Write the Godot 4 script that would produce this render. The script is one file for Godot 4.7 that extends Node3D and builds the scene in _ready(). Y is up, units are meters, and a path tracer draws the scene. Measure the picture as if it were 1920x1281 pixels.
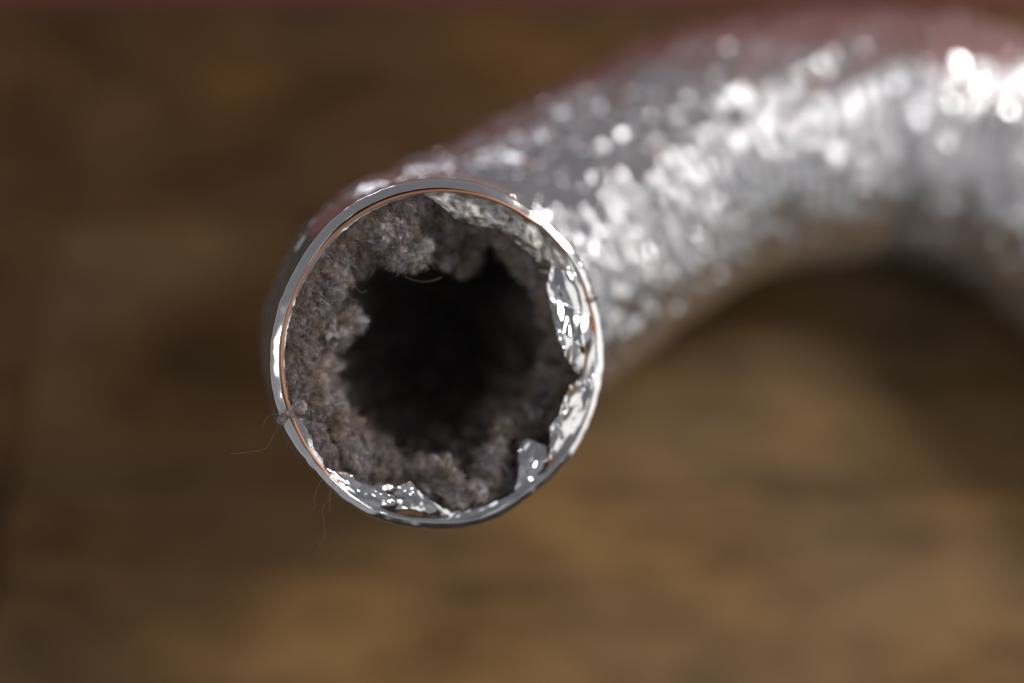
extends Node3D
# A flexible foil duct full of lint lying on a wooden table, its open end raised towards the lens.

const R_LIP := 52.3      # millimetres, crimped end of the duct
const R_BODY := 54.3
const PITCH := 8.0       # wire pitch
const DS := 0.0006       # spacing of the sampled centre line

var path_o := PackedVector3Array()   # centre line and its turning frame
var path_a := PackedVector3Array()
var path_x := PackedVector3Array()
var path_y := PackedVector3Array()
var rng := RandomNumberGenerator.new()
var noises := {}


func _ready() -> void:
	camera_and_light()
	make_centre_line()
	make_table_and_wall()
	make_duct()
	make_lint()


# ------------------------------------------------------------------ camera, light
func camera_and_light() -> void:
	var cam := Camera3D.new()
	cam.name = "camera"
	add_child(cam)
	cam.position = Vector3(0, 0.605, 0.3493)
	cam.rotation_degrees = Vector3(-60, 0, 0)
	cam.near = 0.01
	cam.far = 20.0
	cam.keep_aspect = Camera3D.KEEP_HEIGHT
	var at := CameraAttributesPhysical.new()
	at.frustum_focal_length = 55.0
	at.frustum_focus_distance = 0.471
	at.exposure_aperture = 1.9
	at.frustum_near = 0.01
	at.frustum_far = 20.0
	cam.attributes = at
	cam.fov = 2.0 * rad_to_deg(atan(0.2156))
	cam.current = true

	var we := WorldEnvironment.new()
	we.name = "environment"
	var e := Environment.new()
	var air := ProceduralSkyMaterial.new()   # dull even light from above, dimmer towards the horizon
	air.sky_top_color = Color(0.12, 0.12, 0.128).linear_to_srgb()
	air.sky_horizon_color = Color(0.27, 0.27, 0.28).linear_to_srgb()
	air.sky_curve = 0.35
	air.ground_bottom_color = Color(0.02, 0.016, 0.013).linear_to_srgb()
	air.ground_horizon_color = Color(0.05, 0.045, 0.04).linear_to_srgb()
	var sky := Sky.new()
	sky.sky_material = air
	e.background_mode = Environment.BG_SKY
	e.sky = sky
	e.tonemap_mode = Environment.TONE_MAPPER_LINEAR
	e.tonemap_exposure = 1.25
	e.sdfgi_enabled = true
	e.ssao_enabled = true
	e.ssil_enabled = true
	we.environment = e
	add_child(we)

	# a wide window low to the right, a lamp beyond it, a small added light behind the viewer
	# and a dim added light beyond the table, both for foil highlights
	area_light("window_light", Vector3(0.62, 0.35, 0.32), Vector3(0.04, 0.08, 0.0), Vector2(0.74, 0.56), 0.095, Color(1.0, 0.985, 0.965))
	area_light("lamp_light", Vector3(0.54, 0.52, -0.10), Vector3(0.0, 0.1, 0.0), Vector2(0.17, 0.17), 0.28, Color(1.0, 0.99, 0.98))
	area_light("added_sparkle_light", Vector3(-0.35, 0.98, -0.75), Vector3(0.0, 0.12, 0.0), Vector2(0.34, 0.26), 0.075, Color(0.97, 0.97, 1.0))  # added light without a real window, for sparkle on the duct's upper left
	area_light("added_band_light", Vector3(-0.42, 0.95, 0.75), Vector3(0.1, 0.05, 0.0), Vector2(0.13, 0.13), 0.12, Color(1.0, 0.99, 0.975))  # added light without a real fitting, brightens the band along the duct


func area_light(called: String, at: Vector3, towards: Vector3, size: Vector2, energy: float, color: Color) -> void:
	var l := AreaLight3D.new()
	l.name = called
	add_child(l)
	l.look_at_from_position(at, towards, Vector3(0, 0, -1))
	l.area_size = size
	l.area_normalize_energy = true
	l.light_energy = energy
	l.light_color = color
	l.shadow_enabled = true


# ------------------------------------------------------------------ helpers
func tag(o: Node3D, label: String, category: String, group := "", kind := "") -> void:
	if label: o.set_meta("label", label)
	if category: o.set_meta("category", category)
	if group: o.set_meta("group", group)
	if kind: o.set_meta("kind", kind)


func root_at(called: String, at := Vector3.ZERO) -> Node3D:
	var o := Node3D.new()
	o.name = called
	o.position = at
	add_child(o, true)
	return o


func put(called: String, mesh: Mesh, material: Material, parent: Node3D) -> MeshInstance3D:
	var o := MeshInstance3D.new()
	o.name = called
	o.mesh = mesh
	o.material_override = material
	parent.add_child(o, true)
	return o


func noise(n: int, frequency: float, octaves := 1, type := FastNoiseLite.TYPE_SIMPLEX_SMOOTH) -> FastNoiseLite:
	var f := FastNoiseLite.new()
	f.seed = n
	f.noise_type = type
	f.frequency = frequency
	f.fractal_type = FastNoiseLite.FRACTAL_FBM if octaves > 1 else FastNoiseLite.FRACTAL_NONE
	f.fractal_octaves = octaves
	return f


# A grid of points (ni rows of nj) as a smooth mesh. Rows may close on themselves.
func grid_mesh(v: PackedVector3Array, ni: int, nj: int, closed: bool, flip := false, colors := PackedColorArray(), uv_scale := Vector2.ZERO) -> ArrayMesh:
	var nn := PackedVector3Array()
	nn.resize(v.size())
	var uv := PackedVector2Array()
	if uv_scale != Vector2.ZERO:
		uv.resize(v.size())
	var last := nj - 1
	for i in ni:
		var iu := mini(i + 1, ni - 1) * nj
		var il := maxi(i - 1, 0) * nj
		var row := i * nj
		for j in nj:
			var ju := j + 1
			var jl := j - 1
			if closed:
				if ju > last: ju = 1
				if jl < 0: jl = last - 1
			else:
				if ju > last: ju = last
				if jl < 0: jl = 0
			var n := (v[row + ju] - v[row + jl]).cross(v[iu + j] - v[il + j])
			nn[row + j] = (-n if flip else n).normalized()
			if uv_scale != Vector2.ZERO:
				uv[row + j] = Vector2(i * uv_scale.x, j * uv_scale.y)
	var index := PackedInt32Array()
	index.resize((ni - 1) * last * 6)
	var k := 0
	for i in ni - 1:
		for j in last:
			var a := i * nj + j
			var b := a + nj
			if flip:
				index[k] = a; index[k + 1] = a + 1; index[k + 2] = b
				index[k + 3] = b; index[k + 4] = a + 1; index[k + 5] = b + 1
			else:
				index[k] = a; index[k + 1] = b; index[k + 2] = a + 1
				index[k + 3] = b; index[k + 4] = b + 1; index[k + 5] = a + 1
			k += 6
	var arrays := []
	arrays.resize(Mesh.ARRAY_MAX)
	arrays[Mesh.ARRAY_VERTEX] = v
	arrays[Mesh.ARRAY_NORMAL] = nn
	arrays[Mesh.ARRAY_INDEX] = index
	if colors.size():
		arrays[Mesh.ARRAY_COLOR] = colors
	if uv.size():
		arrays[Mesh.ARRAY_TEX_UV] = uv
	var m := ArrayMesh.new()
	m.add_surface_from_arrays(Mesh.PRIMITIVE_TRIANGLES, arrays)
	return m


# A tube along points, with a radius at each.
func tube_mesh(points: PackedVector3Array, radii: PackedFloat32Array, sides := 8) -> ArrayMesh:
	var v := PackedVector3Array()
	var side := Vector3.ZERO
	for i in points.size():
		var d := (points[mini(i + 1, points.size() - 1)] - points[maxi(i - 1, 0)]).normalized()
		if side == Vector3.ZERO:
			side = d.cross(Vector3(0.31, 0.52, 0.8)).normalized()
		side = (side - d * side.dot(d)).normalized()
		var other := d.cross(side)
		for j in sides + 1:
			var t := TAU * j / sides
			v.append(points[i] + (side * cos(t) + other * sin(t)) * radii[i])
	return grid_mesh(v, points.size(), sides + 1, true, true)


# ------------------------------------------------------------------ the duct's centre line
func make_centre_line() -> void:
	var p: Array[Vector3] = [
		Vector3(-0.0210, 0.1869, 0.1134), Vector3(-0.0259, 0.1706, 0.1017), Vector3(-0.0288, 0.1504, 0.0867),
		Vector3(-0.0213, 0.1209, 0.0578), Vector3(0.0071, 0.0959, 0.0211), Vector3(0.0467, 0.0765, -0.0212),
		Vector3(0.0869, 0.0675, -0.0510), Vector3(0.1475, 0.0558, -0.0700), Vector3(0.1890, 0.0553, -0.0660),
		Vector3(0.2220, 0.0553, -0.0500), Vector3(0.2500, 0.0553, -0.0220), Vector3(0.2740, 0.0553, 0.0150),
		Vector3(0.3050, 0.0553, 0.0500), Vector3(0.3550, 0.0553, 0.0850)]
	p.push_front(p[0] * 2.0 - p[1])
	p.append(p[-1] * 2.0 - p[-2])
	var fine := PackedVector3Array()
	for i in range(1, p.size() - 2):
		for k in 60:
			fine.append(p[i].cubic_interpolate(p[i + 1], p[i - 1], p[i + 2], k / 60.0))
	fine.append(p[-2])
	for pass_ in 40:   # take the kinks out, ends held
		for i in range(1, fine.size() - 1):
			fine[i] = fine[i].lerp((fine[i - 1] + fine[i + 1]) * 0.5, 0.5)
	var total := 0.0
	var next := 0.0
	for i in fine.size() - 1:
		var len_ := fine[i].distance_to(fine[i + 1])
		while next <= total + len_:
			path_o.append(fine[i].lerp(fine[i + 1], (next - total) / len_))
			next += DS
		total += len_
	var n := path_o.size()
	var a0 := Vector3(-0.2375, -0.7890, -0.5666).normalized()
	for i in n:
		var a := (path_o[mini(i + 6, n - 1)] - path_o[maxi(i - 6, 0)]).normalized()
		a = a0.lerp(a, smoothstep(0.0, 22.0, i)).normalized()
		path_a.append(a)
		var x := Vector3(1, 0, 0) if i == 0 else path_x[i - 1]
		x = (x - a * x.dot(a)).normalized()
		path_x.append(x)
		path_y.append(x.cross(a).normalized())


# A point of the duct: s millimetres down from the rim, r from the axis, at an angle (0 right, quarter turn up).
func duct_point(s: float, r: float, angle: float) -> Vector3:
	var f := s * 0.001 / DS
	var i := clampi(int(floor(f)), 0, path_o.size() - 2)
	var t := f - i
	var o := path_o[i] + (path_o[i + 1] - path_o[i]) * t if f >= 0.0 else path_o[0] + path_a[0] * (s * 0.001)
	var x := path_x[i]
	var y := path_y[i]
	return o + (x * cos(angle) + y * sin(angle)) * (r * oval(s, angle) * 0.001)



# The open end is pressed a little out of round.
func oval(s: float, angle: float) -> float:
	return 1.0 - 0.018 * cos(2.0 * angle) * smoothstep(75.0, 8.0, s)


func ring_value(deg: float, table: Array) -> float:
	var d := fposmod(deg, 360.0)
	var n := table.size()
	for k in n:
		var a: float = table[k][0]
		var b: float = table[(k + 1) % n][0] + (360.0 if k == n - 1 else 0.0)
		var dd := d if d >= a else d + 360.0
		if dd >= a and dd < b:
			var t := (dd - a) / (b - a)
			return lerpf(table[k][1], table[(k + 1) % n][1], t * t * (3.0 - 2.0 * t))
	return table[0][1]


# ------------------------------------------------------------------ table, wall
func make_table_and_wall() -> void:
	var face := wood_texture(11, 768, 512)
	var woods: Array[StandardMaterial3D] = []
	for falloff_tone in [Color(0.54, 0.50, 0.46), Color(0.78, 0.78, 0.74), Color(1.0, 0.96, 0.88), Color(0.56, 0.51, 0.47)]:  # light falloff painted into board tones: darker at back and left, lighter in front
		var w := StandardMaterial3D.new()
		w.resource_name = "falloff toned wood"
		w.albedo_color = falloff_tone.linear_to_srgb()
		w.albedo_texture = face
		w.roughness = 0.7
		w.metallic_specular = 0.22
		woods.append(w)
	var table := root_at("wooden_table", Vector3(0, 0, 0))
	tag(table, "brown stained wooden tabletop with light falloff painted into its board tones and blotchy grain under the foil duct", "table")
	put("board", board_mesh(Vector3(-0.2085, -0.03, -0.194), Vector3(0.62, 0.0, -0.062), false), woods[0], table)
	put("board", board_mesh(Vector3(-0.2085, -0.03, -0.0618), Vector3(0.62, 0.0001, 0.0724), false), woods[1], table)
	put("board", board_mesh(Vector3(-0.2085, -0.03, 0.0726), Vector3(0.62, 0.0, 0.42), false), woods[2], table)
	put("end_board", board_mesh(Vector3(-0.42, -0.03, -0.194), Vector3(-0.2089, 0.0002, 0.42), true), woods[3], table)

	var paint := StandardMaterial3D.new()
	paint.resource_name = "red paint"
	paint.albedo_color = Color(0.42, 0.15, 0.13).linear_to_srgb()
	paint.roughness = 0.7
	var bm := BoxMesh.new()
	bm.size = Vector3(1.5, 0.76, 0.06)
	var wall := put("wall", bm, paint, self)
	wall.position = Vector3(0.47, -0.04, -0.24)
	tag(wall, "dull red painted wall behind the far edge of the table", "wall", "", "structure")


func board_mesh(lo: Vector3, hi: Vector3, turned: bool) -> ArrayMesh:
	var c := 0.0006   # chamfered upper edges
	var st := SurfaceTool.new()
	st.begin(Mesh.PRIMITIVE_TRIANGLES)
	st.set_smooth_group(-1)
	var rings := [
		[lo.x, lo.z, hi.x, hi.z, lo.y], [lo.x, lo.z, hi.x, hi.z, hi.y - c], [lo.x + c, lo.z + c, hi.x - c, hi.z - c, hi.y]]
	var pts := []
	for r in rings:
		pts.append([Vector3(r[0], r[4], r[1]), Vector3(r[2], r[4], r[1]), Vector3(r[2], r[4], r[3]), Vector3(r[0], r[4], r[3])])
	var quads := [[pts[2][0], pts[2][1], pts[2][2], pts[2][3]], [pts[0][3], pts[0][2], pts[0][1], pts[0][0]]]
	for k in 2:
		for j in 4:
			var m := (j + 1) % 4
			quads.append([pts[k][j], pts[k][m], pts[k + 1][m], pts[k + 1][j]])
	for q in quads:
		for t in [0, 1, 2, 0, 2, 3]:
			var p: Vector3 = q[t]
			var uv := Vector2((p.x + 0.43) / 1.06, (p.z + 0.20) / 0.63)
			if turned:
				uv = Vector2((p.z + 0.20) / 0.63, (p.x + 0.43) / 1.06)
			st.set_uv(uv)
			st.add_vertex(p)
	st.generate_normals()
	return st.commit()


func wood_texture(n: int, w: int, h: int) -> ImageTexture:
	var im := Image.create_empty(w, h, false, Image.FORMAT_RGB8)
	var blotch := noise(n, 0.012, 3)
	var grain := noise(n + 1, 0.02, 3)
	var tint := noise(n + 2, 0.008, 2)
	var fine := noise(n + 3, 0.08, 2)
	for y in h:
		for x in w:
			var b := 0.47 + 0.5 * blotch.get_noise_2d(x * 0.8, y * 1.2) + 0.10 * grain.get_noise_2d(x * 0.5, y * 5.0) + 0.17 * fine.get_noise_2d(x * 0.4, y * 0.7) + 0.1 * fine.get_noise_2d(x * 0.6, y * 6.0)
			b = clampf(b, 0.0, 1.0)
			var t := clampf(0.5 + 0.9 * tint.get_noise_2d(x, y * 1.6), 0.0, 1.0)
			var c := Color(0.075, 0.043, 0.02).lerp(Color(0.31, 0.18, 0.076), b)
			c = c.lerp(Color(0.17, 0.13, 0.09), t * 0.35)
			im.set_pixel(x, y, c.linear_to_srgb())
	return ImageTexture.create_from_image(im)


# ------------------------------------------------------------------ the foil duct
func foil_material(called: String, rough: float, color := Color(0.78, 0.785, 0.80)) -> StandardMaterial3D:
	var m := StandardMaterial3D.new()
	m.resource_name = called
	m.albedo_color = color.linear_to_srgb()
	m.metallic = 1.0
	m.roughness = rough
	return m


func make_duct() -> void:
	var duct := root_at("foil_duct")
	tag(duct, "silver flexible foil duct with its open end raised towards the viewer", "duct")
	var foil := foil_material("aluminium foil", 0.19, Color(0.68, 0.68, 0.695))
	foil.metallic = 0.88
	put("duct_wall", body_mesh(), foil, duct)
	put("rim", rim_mesh(), foil_material("rolled foil", 0.12, Color(0.9, 0.9, 0.91)), duct)
	var copper := StandardMaterial3D.new()
	copper.resource_name = "copper"
	copper.albedo_color = Color(0.56, 0.28, 0.175).linear_to_srgb()
	copper.metallic = 0.85
	copper.roughness = 0.38
	put("spiral_wire", wire_mesh(), copper, duct)
	var clean := foil_material("crumpled foil", 0.15)
	var dirty := StandardMaterial3D.new()
	dirty.resource_name = "dusty foil"
	dirty.albedo_texture = dusty_texture()
	dirty.metallic = 0.75
	dirty.roughness = 0.33
	# each flap: from angle, to angle, inner radius along it, depth along it, lift of the inner edge, crumple, material, label
	put("foil_flap", flap_mesh(1, [[97, 49.0], [92, 46.5], [84, 41.5], [76, 40.6], [68, 41.6], [60, 42.0], [52, 41.5], [45, 42.0], [39, 40.5], [34, 43.0]], 3.0, 1.0, 0.65), dirty, duct).set_meta("label", "dusty brown torn foil flap folded in along the top of the opening")
	put("foil_flap", flap_mesh(2, [[39, 44.0], [33, 38.5], [26, 37.0], [18, 36.3], [8, 36.6], [0, 38.6], [-6, 41.5], [-11, 45.5], [-14, 48.5]], -2.5, 1.7, 0.5), clean, duct).set_meta("label", "tall shiny crumpled foil flap at the right of the opening")
	put("foil_flap", flap_mesh(3, [[-9, 46.0], [-13, 42.0], [-20, 41.2], [-27, 41.5], [-34, 41.0], [-40, 44.0], [-45, 47.5], [-49, 48.8]], -1.0, 1.5, 0.7), clean, duct).set_meta("label", "sparkling wrinkled foil edge at the lower right of the opening")
	put("foil_flap", flap_mesh(4, [[-41, 44.0], [-44, 38.0], [-48, 37.2], [-53, 40.0], [-58, 45.0], [-62, 48.0], [-80, 47.6], [-86, 48.8]], 2.0, 1.2, 0.7), clean, duct).set_meta("label", "small upright foil tab at the lower right of the opening")
	put("foil_flap", flap_mesh(5, [[-78, 48.8], [-84, 47.0], [-90, 46.0], [-97, 42.5], [-102, 40.0], [-105, 38.2], [-109, 40.5], [-114, 41.2], [-121, 44.5], [-125, 45.0], [-130, 44.4], [-134, 46.5], [-139, 49.0]], -1.5, 1.5, 0.7), clean, duct).set_meta("label", "wide crumpled foil flap curling up at the bottom of the opening")
	put("foil_flap", flap_mesh(6, [[-137, 49.0], [-141, 47.4], [-146, 47.6], [-150, 46.4], [-156, 47.0], [-160, 48.2], [-166, 48.6], [-190, 48.3], [-215, 48.0], [-240, 48.2], [-262, 48.8]], 0.5, 0.35), clean, duct).set_meta("label", "thin bright foil edge inside the left of the opening")


func dusty_texture() -> ImageTexture:
	var w := 256
	var im := Image.create_empty(w, w, false, Image.FORMAT_RGB8)
	var a := noise(61, 0.02, 4)
	for y in w:
		for x in w:
			var d := clampf(0.45 + 1.3 * a.get_noise_2d(x, y), 0.0, 1.0)
			im.set_pixel(x, y, Color(0.62, 0.61, 0.60).lerp(Color(0.17, 0.135, 0.10), d).linear_to_srgb())
	return ImageTexture.create_from_image(im)


# The foil hangs between the turns of its wire in small flat plates: rows of corners on the wire and rows sunk between.
func body_mesh() -> ArrayMesh:
	var first := int(4.5 / (DS * 1000.0))
	var ni := path_o.size() - first
	var nj := 481
	var v := PackedVector3Array()
	v.resize(ni * nj)
	var big := noise(1, 0.05)
	var fine := noise(3, 0.32)
	var sway := noise(4, 0.09)
	var columns := 92
	var corners := PackedFloat32Array()
	var r_ := RandomNumberGenerator.new()
	r_.seed = 77
	for k in 600 * columns:
		corners.append(r_.randfn())
	for i in ni:
		var k := i + first
		var s := k * DS * 1000.0
		var o := path_o[k]
		var x := path_x[k]
		var y := path_y[k]
		var near := smoothstep(12.0, 48.0, s)
		var grow := lerpf(R_LIP - 0.3, R_BODY + 0.6, smoothstep(8.0, 65.0, s))
		var sag := 1.15 + 1.55 * near
		var am := 0.14 + 0.46 * near
		for j in nj:
			var t := TAU * (j % (nj - 1)) / (nj - 1)
			var ct := cos(t)
			var st := sin(t)
			var px := ct * 54.0
			var py := st * 54.0
			var w := sway.get_noise_3d(px, py, s)
			var w2 := sway.get_noise_3d(px + 300.0, py, s)
			var u := (s / PITCH + t / TAU + 3.0) * 2.0 + 0.22 * w
			var c := t / TAU * columns + 0.9 * w2
			if c < 0.0:
				c += columns
				u += 2.0
			var iu := int(u)
			var ic := int(c)
			var fu := u - iu
			var fc := c - ic
			var h00 := plate(corners, columns, iu, ic, sag, am)
			var h10 := plate(corners, columns, iu + 1, ic, sag, am)
			var h01 := plate(corners, columns, iu, ic + 1, sag, am)
			var h11 := plate(corners, columns, iu + 1, ic + 1, sag, am)
			var h := 0.0
			if (iu + ic) % 2 == 0:
				h = h00 + fu * (h10 - h00) + fc * (h01 - h00) if fu + fc < 1.0 else h11 + (1.0 - fu) * (h01 - h11) + (1.0 - fc) * (h10 - h11)
			else:
				h = h00 + fu * (h10 - h00) + fc * (h11 - h10) if fu > fc else h00 + fc * (h01 - h00) + fu * (h11 - h01)
			var r := grow + h + (0.2 + 1.2 * near) * big.get_noise_3d(px, py, s * 0.8) + 0.16 * near * fine.get_noise_3d(px, py, s)
			v[i * nj + j] = o + (x * ct + y * st) * (r * oval(s, t) * 0.001)
	return grid_mesh(v, ni, nj, true)


func plate(corners: PackedFloat32Array, columns: int, row: int, column: int, sag: float, amount: float) -> float:
	if column >= columns:
		column -= columns
		row -= 2
	var a := corners[row * columns + column]
	return 0.5 * amount * a if row % 2 == 0 else -sag + amount * a


func rim_mesh() -> ArrayMesh:
	# outer wall, rolled lip, then a short way down the inside
	var profile := [[8.0, 50.6], [6.0, 51.7], [4.6, 52.1], [3.2, 52.5], [2.2, 52.6], [1.4, 52.55], [0.95, 52.3], [0.62, 51.7], [0.35, 51.05], [0.08, 50.4], [-0.06, 50.05], [-0.02, 49.85], [0.3, 49.72], [1.2, 49.6], [2.2, 49.5], [4.0, 49.4], [6.0, 49.3]]
	var nj := 901
	var v := PackedVector3Array()
	var a := noise(5, 0.05)
	var b := noise(6, 0.22)
	var c := noise(8, 0.15)
	for i in profile.size():
		for j in nj:
			var t := TAU * (j % (nj - 1)) / (nj - 1)
			var p := Vector3(cos(t) * 52.0, sin(t) * 52.0, profile[i][0] * 1.5)
			var w := 0.7 * a.get_noise_3dv(p * 0.5) + (0.16 * b.get_noise_3dv(p) if i < 8 else 0.05 * b.get_noise_3dv(p))
			v.append(duct_point(profile[i][0] + 0.3 * a.get_noise_3dv(p + Vector3(70, 0, 0)) + 0.13 * c.get_noise_3dv(p), profile[i][1] + w, t))
	return grid_mesh(v, profile.size(), nj, true, true)


func wire_mesh() -> ArrayMesh:
	var pts := PackedVector3Array()
	var radii := PackedFloat32Array()
	var a := noise(7, 0.03)
	for k in 521:   # from behind the flap at the upper right, over the top, down the left side, then on under the foil
		var deg := 8.0 + k * 0.5
		var t := deg_to_rad(deg)
		var s := 0.15 + 0.25 * a.get_noise_1d(k * 0.4)
		var r := 49.35
		if deg < 60.0:
			s += 1.1 * smoothstep(60.0, 48.0, deg) - 0.9 * smoothstep(32.0, 22.0, deg)
			r += 0.3 * smoothstep(60.0, 48.0, deg)
		s += 2.4 * smoothstep(216.0, 250.0, deg)
		pts.append(duct_point(s, r, t))
		radii.append(0.00052)
	return tube_mesh(pts, radii, 10)


# Creases of crumpled foil: folded plates, not waves.
func crumple(n: int, x: float, y: float) -> float:
	var h := 0.0
	var amp := 1.0
	var fr := 0.042
	for k in 4:
		var ang := n * 1.7 + k * 2.3
		var warp := 0.9 * sin(x * 0.11 * (k + 1) + n * 2.0 + k) + 0.8 * sin(y * 0.17 * (k + 1) + n + 2.0 * k)
		var q := (x * cos(ang) + y * sin(ang) + warp) * fr + n * 0.37
		q -= floor(q)
		h += amp * (absf(q - 0.5) * 2.0 - 0.5)
		amp *= 0.40
		fr *= 1.8
	return h


func flap_mesh(n: int, inner: Array, lift: float, amount: float, stretch := 0.8) -> ArrayMesh:
	var d0: float = inner[0][0]
	var d1: float = inner[-1][0]
	var ni := int(absf(d1 - d0) * 0.9 / 0.3) + 2
	var nj := 44
	var v := PackedVector3Array()
	v.resize(ni * nj)
	var rag := noise(30 + n, 0.5, 2)
	var soft := noise(50 + n, 0.14, 2)
	var seg := 0
	for i in ni:
		var d := lerpf(d0, d1, float(i) / (ni - 1))
		while seg < inner.size() - 2 and absf(d - d0) > absf(inner[seg + 1][0] - d0):
			seg += 1
		var f: float = (d - inner[seg][0]) / (inner[seg + 1][0] - inner[seg][0])
		var rin := lerpf(inner[seg][1], inner[seg + 1][1], clampf(f, 0.0, 1.0)) + 0.35 * rag.get_noise_1d(d * 0.9)
		var t := deg_to_rad(d)
		for j in nj:
			var u := float(j) / (nj - 1)
			var r := lerpf(49.9, rin, u)
			var x := d * 0.85
			var y := 49.9 - r
			var hang := smoothstep(0.0, 3.0, y)
			var c := (crumple(n, x * stretch, y * 1.2) + 0.22 * soft.get_noise_2d(x * stretch, y)) * amount * 2.5 * hang
			var s := 0.75 + lift * (y / 12.0) + c
			v[i * nj + j] = duct_point(s, r + 0.3 * c, t + 0.006 * crumple(n + 5, y, x) * hang)
	return grid_mesh(v, ni, nj, false, d1 > d0, PackedColorArray(), Vector2(0.01, 0.012))


# ------------------------------------------------------------------ lint
var lump1: FastNoiseLite
var lump2: FastNoiseLite
var lump3: FastNoiseLite
var pits: FastNoiseLite
var hue: FastNoiseLite
var lint_skin: StandardMaterial3D
var lint_hair: StandardMaterial3D
var hair_skin: StandardMaterial3D
var tufts: Array[ArrayMesh] = []


func make_lint() -> void:
	rng.seed = 5
	lump1 = noise(41, 0.075, 2)
	lump2 = noise(42, 0.26, 2)
	lump3 = noise(43, 0.8, 2)
	pits = noise(44, 0.24, 2)
	hue = noise(45, 0.09, 2)
	lint_skin = StandardMaterial3D.new()
	lint_skin.resource_name = "felted lint"
	lint_skin.vertex_color_use_as_albedo = true
	lint_skin.roughness = 1.0
	lint_skin.metallic_specular = 0.1
	lint_hair = StandardMaterial3D.new()
	lint_hair.resource_name = "lint fibres"
	lint_hair.vertex_color_use_as_albedo = true
	lint_hair.roughness = 0.9
	lint_hair.metallic_specular = 0.2
	for k in 8:
		tufts.append(tuft_mesh(k))
	lint_lining()
	clump("lint_clump", "fluffy grey lint clump hanging from the top of the lining", [[113, 42, 8, 7.0], [109, 36, 9, 6.5], [104, 32, 10, 5.5], [98, 34, 10, 4.0]], 900)
	clump("lint_clump", "dim knobbly lint clump hanging deeper inside the opening, right of the top clump", [[82, 38, 24, 5.5], [81, 33, 25, 4.5], [79, 29, 26, 3.0]], 420)
	clump("lint_clump", "faint lint clump deepest in the dark below the brown foil flap", [[66, 37, 36, 5.0], [64, 32, 37, 4.0], [62, 28, 38, 2.5]], 350)
	clump("lint_clump", "soft round lint knob standing out from the left side inside the opening", [[168, 36, 17, 7.0], [164, 31, 18, 5.5], [157, 28, 18, 4.5]], 500)
	clump("lint_clump", "curly brown lint clump rising from the bottom of the opening", [[-84, 44, 9, 5.0], [-86, 40, 9, 4.8], [-88, 36, 10, 4.0], [-94, 42, 10, 3.5]], 800)
	clump("lint_clump", "ragged lint ridge at the lower right beside the small foil tab", [[-74, 44, 8, 4.2], [-67, 41, 9, 4.2], [-61, 38, 10, 4.0], [-56, 35.5, 11, 3.0]], 800)
	clump("lint_clump", "small pinkish lint tufts at the right of the bottom ridge", [[-47, 34, 14, 3.5], [-40, 36, 15, 3.0], [-33, 38, 16, 3.2]], 300)
	clump("lint_clump", "small lint tuft caught over the copper wire at the left of the rim", [[198, 46.5, 0.6, 2.2], [198.5, 49.5, -0.5, 1.6], [199.5, 52.0, 0.2, 1.3]], 60, 0.5)
	clump("lint_clump", "tiny dark lint speck stuck on the right of the rim", [[19.5, 50.5, -0.3, 0.7], [19.2, 52.3, -0.6, 0.7]], 14, 0.35)


func lint_color(p: Vector3) -> Color:
	var a := hue.get_noise_3dv(p)
	var b := hue.get_noise_3dv(p * 2.3 + Vector3(90, 0, 0))
	var c := Color(0.30, 0.25, 0.243)
	c = c.lerp(Color(0.285, 0.22, 0.165), clampf(a * 1.7, 0.0, 1.0))
	c = c.lerp(Color(0.35, 0.315, 0.335), clampf(-a * 1.5, 0.0, 1.0))
	return c * (1.0 + 0.6 * b)


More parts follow.
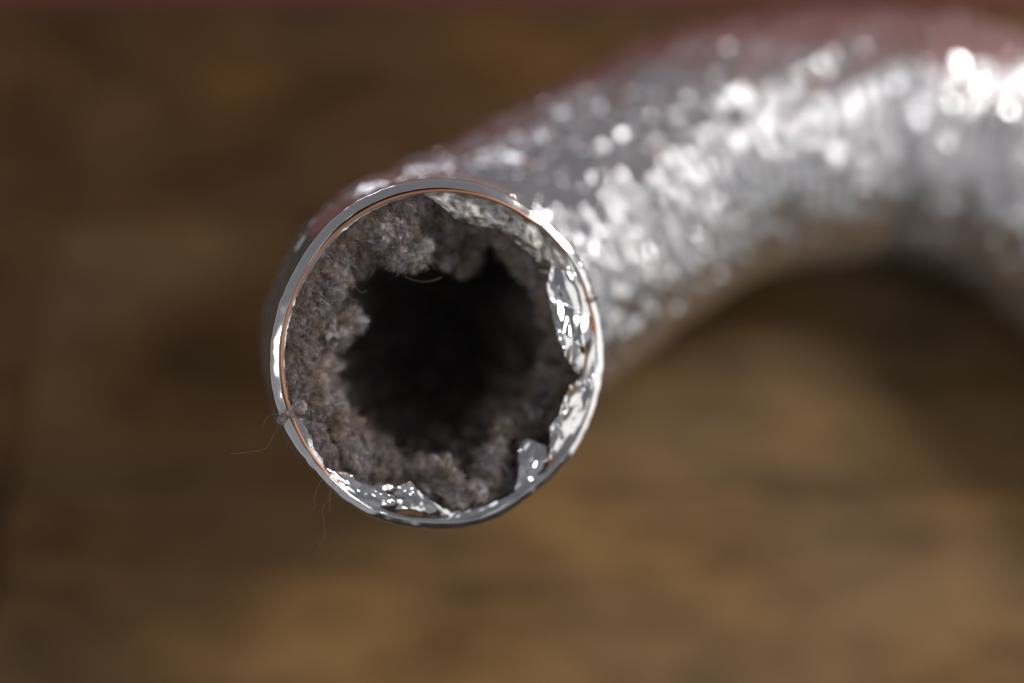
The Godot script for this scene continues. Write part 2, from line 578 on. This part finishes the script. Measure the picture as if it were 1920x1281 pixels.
func lint_lining() -> void:
	var lint := root_at("lint_lining")
	tag(lint, "thick layer of grey brown lint lining the inside of the duct", "lint")
	var edge := [[0, 45.0], [30, 45.0], [60, 43.0], [90, 40.5], [104, 38.5], [118, 37.5], [135, 37.5], [148, 36.0], [160, 37.0], [174, 39.0], [196, 38.5], [212, 35.0], [225, 34.5], [236, 35.5], [248, 38.0], [258, 39.0], [270, 39.0], [290, 38.0], [312, 39.5], [332, 42.0]]
	var deep := [[0, 40.0], [60, 39.0], [100, 33.0], [135, 32.5], [165, 30.0], [200, 30.0], [230, 31.5], [270, 33.5], [310, 37.0], [335, 40.0]]
	var start := [[0, 12.0], [45, 11.0], [66, 7.5], [86, 5.0], [98, 2.4], [218, 2.4], [228, 6.0], [250, 9.0], [275, 7.0], [300, 7.0], [320, 9.0], [335, 12.0]]
	var ni := 230
	var nj := 721
	var v := PackedVector3Array()
	v.resize(ni * nj)
	var colors := PackedColorArray()
	colors.resize(ni * nj)
	var e := PackedFloat32Array()
	var dp := PackedFloat32Array()
	var s0 := PackedFloat32Array()
	for j in nj:
		s0.append(ring_value(360.0 * j / (nj - 1), start))
		e.append(ring_value(360.0 * j / (nj - 1), edge))
		dp.append(ring_value(360.0 * j / (nj - 1), deep))
	for i in ni:
		var q := float(i) / (ni - 1)
		var face := q < 0.42
		var a := q / 0.42 if face else (q - 0.42) / 0.58
		for j in nj:
			var t := TAU * (j % (nj - 1)) / (nj - 1)
			var r: float
			var s: float
			if face:
				r = lerpf(48.7, e[j], a)
				s = s0[j] + 5.5 * a * a
			else:
				s = s0[j] + 5.5 + 150.0 * pow(a, 1.7) + 3.0 * a
				r = lerpf(e[j], dp[j], smoothstep(6.0, 34.0, s))
			var p := Vector3(r * cos(t), r * sin(t), s)
			var n1 := lump1.get_noise_3dv(p)
			var n2 := lump2.get_noise_3dv(p)
			var n3 := lump3.get_noise_3dv(p)
			var hole := maxf(0.0, pits.get_noise_3dv(p) - 0.08)
			var crack := smoothstep(0.11, 0.0, absf(lump1.get_noise_3dv(p * 1.5 + Vector3(55, 20, 9))))
			var h := 6.0 * n1 + 2.6 * n2 + 1.4 * n3 - 15.0 * hole - 4.0 * crack
			var keep := smoothstep(0.0, 0.25, q)
			h = h * keep + 0.4 * n2
			var lean := clampf(q / 0.8, 0.0, 1.0) if q < 0.8 else 1.0
			s -= minf(h, 0.45 * s0[j]) * (1.0 - lean)
			r -= h * lean
			s = maxf(s, 0.4)
			v[i * nj + j] = duct_point(s, clampf(r, 14.0, 49.4), t)
			colors[i * nj + j] = lint_color(p) * rng.randf_range(0.7, 1.3)
	var skin := put("felt", grid_mesh(v, ni, nj, true, true, colors), lint_skin, lint)
	skin.name = "felt"
	# loose fibres standing out of the felt
	var where: Array[Vector3] = []
	var tint := PackedColorArray()
	while where.size() < 26000:
		var i := int(ni * (0.02 + 0.80 * rng.randf() ** 1.1))
		var j := rng.randi() % (nj - 1)
		if 360.0 * j / (nj - 1) < 62.0 and rng.randf() < 0.75:
			continue
		where.append(v[i * nj + j])
		tint.append(colors[i * nj + j])
	fuzz(lint, where, tint, 0.42)
	# single long hairs
	for h in [
		[[226, 47.5, 0.6], [224, 52, -1.5], [226, 56.5, -0.5], [228.5, 59, 1.5], [229, 61.5, 2.0]],
		[[228, 48.0, 0.6], [229, 53, -1.0], [231.5, 55.5, 0.0], [233, 57.5, 1.0]],
		[[232, 51.0, 0.0], [230.5, 57, 1], [233.5, 61, 2], [236, 64, 3], [236.5, 68, 4]],
		[[199, 51.5, 0.0], [203, 56.0, 1.0], [206, 60, 2.0], [205, 65.0, 3.0], [203.5, 70.5, 4.0]],
		[[198, 51.5, 0.0], [197, 55.0, 0.6], [198.5, 57.5, 1.5], [200, 58.0, 2.0]],
		[[110, 30, 8], [112, 26, 8], [104, 23, 7], [95, 22.5, 7], [86, 23.5, 8]],
		[[150, 37, 7], [146, 35.5, 6], [142, 34.5, 6], [139, 34, 6]],
		[[122, 36, 7], [126, 33, 6], [132, 32, 6]],
		[[156, 36, 7], [152, 32, 6], [149, 29, 6]],
		[[246, 41, 5], [250, 36, 4], [256, 32, 4], [262, 33, 5], [265, 36, 6]],
		[[206, 39, 4], [212, 35, 3], [216, 33, 5]],
		[[100, 32, 8], [97, 28, 7], [95, 29, 6], [92, 26, 7]],
		[[308, 33, 10], [310, 31, 9], [313, 32.5, 9], [315, 34.5, 9], [313, 36.0, 10]]]:
		strand(lint, h, 0.000055)
	# wisps hanging off the ragged inner edge
	for k in 46:
		var d := rng.randf_range(62.0, 325.0)
		var r := ring_value(d, edge) + rng.randf_range(-1.0, 3.0)
		var s := ring_value(d, start) + rng.randf_range(1.0, 7.0)
		var turn := rng.randf_range(-9.0, 9.0)
		var reach := rng.randf_range(2.5, 7.5)
		strand(lint, [[d, r, s], [d + turn * 0.5, r - reach * 0.45, s - 0.8], [d + turn * 0.4, r - reach * 0.8, s + 0.3], [d + turn * 1.3, r - reach, s + 1.5]], rng.randf_range(0.00003, 0.00005))


func strand(parent: Node3D, knots: Array, thick := 0.00006) -> void:
	var pts := PackedVector3Array()
	var radii := PackedFloat32Array()
	var p: Array[Vector3] = []
	for k in knots:
		p.append(duct_point(k[2], k[1], deg_to_rad(k[0])))
	p.push_front(p[0] * 2.0 - p[1])
	p.append(p[-1] * 2.0 - p[-2])
	for i in range(1, p.size() - 2):
		for k in 10:
			pts.append(p[i].cubic_interpolate(p[i + 1], p[i - 1], p[i + 2], k / 10.0))
			radii.append(thick)
	pts.append(p[-2])
	radii.append(thick * 0.5)
	if hair_skin == null:
		hair_skin = StandardMaterial3D.new()
		hair_skin.resource_name = "loose hair"
		hair_skin.albedo_color = Color(0.22, 0.17, 0.125).linear_to_srgb()
		hair_skin.roughness = 0.6
	put("hair", tube_mesh(pts, radii, 5), hair_skin, parent)


func tuft_mesh(n: int) -> ArrayMesh:
	var r := RandomNumberGenerator.new()
	r.seed = 900 + n
	var v := PackedVector3Array()
	var index := PackedInt32Array()
	for k in 16:
		var p := Vector3(r.randfn(), r.randfn(), r.randfn()) * 0.00045
		var d := Vector3(r.randfn(), r.randfn(), r.randfn() + 0.4).normalized()
		var bend := Vector3(r.randfn(), r.randfn(), r.randfn()) * 0.45
		var step := 0.00028 + 0.00022 * r.randf()
		var thick := 0.000028 + 0.000022 * r.randf()
		var base := v.size()
		var segs := 8
		for i in segs + 1:
			var side := d.cross(Vector3(0.3, 0.9, 0.2)).normalized()
			var other := d.cross(side)
			for j in 3:
				v.append(p + (side * cos(TAU * j / 3) + other * sin(TAU * j / 3)) * thick)
			p += d * step
			d = (d + bend + Vector3(r.randfn(), r.randfn(), r.randfn()) * 0.35).normalized()
		for i in segs:
			for j in 3:
				var a := base + i * 3 + j
				var b := base + i * 3 + (j + 1) % 3
				index.append_array([a, a + 3, b, b, a + 3, b + 3])
	var arrays := []
	arrays.resize(Mesh.ARRAY_MAX)
	arrays[Mesh.ARRAY_VERTEX] = v
	arrays[Mesh.ARRAY_INDEX] = index
	var m := ArrayMesh.new()
	m.add_surface_from_arrays(Mesh.PRIMITIVE_TRIANGLES, arrays)
	return m


func fuzz(parent: Node3D, where: Array[Vector3], tint: PackedColorArray, size: float) -> void:
	var kinds := tufts.size()
	for k in kinds:
		var mm := MultiMesh.new()
		mm.transform_format = MultiMesh.TRANSFORM_3D
		mm.use_colors = true
		mm.mesh = tufts[k]
		var count := 0
		for i in range(k, where.size(), kinds):
			count += 1
		if count == 0:
			continue
		mm.instance_count = count
		var at := 0
		for i in range(k, where.size(), kinds):
			var basis := Basis.from_euler(Vector3(rng.randf() * TAU, rng.randf() * TAU, rng.randf() * TAU)).scaled(Vector3.ONE * size * (rng.randf_range(0.6, 1.3) if rng.randf() < 0.93 else rng.randf_range(1.5, 2.6)))
			mm.set_instance_transform(at, Transform3D(basis, where[i] - parent.position))
			var c := tint[i] * rng.randf_range(0.75, 1.3)
			c.a = 1.0
			mm.set_instance_color(at, c)
			at += 1
		var o := MultiMeshInstance3D.new()
		o.name = "fibres"
		o.multimesh = mm
		o.material_override = lint_hair
		o.set_meta("kind", "stuff")
		parent.add_child(o, true)


# A lump of lint built of overlapping balls given as [degrees, radius, depth, size], joined in one uneven skin.
func clump(called: String, label: String, balls: Array, hairs: int, size := 1.0) -> void:
	var centre := Vector3.ZERO
	var c: Array[Vector3] = []
	for b in balls:
		c.append(duct_point(b[2], b[1], deg_to_rad(b[0])))
		centre += c[-1] / balls.size()
	var o := root_at(called, centre)
	tag(o, label, "lint clump", "lint clumps in the duct opening")
	var reach := 0.0
	for k in c.size():
		reach = maxf(reach, c[k].distance_to(centre) + balls[k][3] * 0.001)
	# cast rays from the centre through a smooth union of the balls
	var ni := 90
	var nj := 121
	var v := PackedVector3Array()
	var colors := PackedColorArray()
	for i in ni:
		var la := PI * i / (ni - 1)
		for j in nj:
			var lo := TAU * (j % (nj - 1)) / (nj - 1)
			var d := Vector3(sin(la) * cos(lo), cos(la), sin(la) * sin(lo))
			var far := reach
			for step in 26:
				var q := centre + d * far
				var g := 0.0
				for k in c.size():
					g += exp(-6.0 * (q.distance_to(c[k]) / (balls[k][3] * 0.001) - 1.0))
				if g >= 1.0:
					break
				far -= reach / 26.0
			var p := (centre + d * far) * 1000.0
			var h := size * (2.4 * lump2.get_noise_3dv(p * 0.8) + 1.5 * lump2.get_noise_3dv(p * 1.9 + Vector3(40, 9, 3)) + 0.5 * lump3.get_noise_3dv(p))
			v.append(d * (maxf(far, reach * 0.08) + h * 0.001))
			colors.append(lint_color(p) * rng.randf_range(0.7, 1.3))
	put("felt", grid_mesh(v, ni, nj, true, true, colors), lint_skin, o)
	var where: Array[Vector3] = []
	var tint := PackedColorArray()
	for k in hairs * 2:
		var i := clampi(int(acos(1.0 - 2.0 * rng.randf()) / PI * (ni - 1)), 0, ni - 1)
		var j := rng.randi() % (nj - 1)
		where.append(v[i * nj + j] * rng.randf_range(0.93, 1.06) + centre)
		tint.append(colors[i * nj + j])
	fuzz(o, where, tint, 0.2 + 0.28 * size)
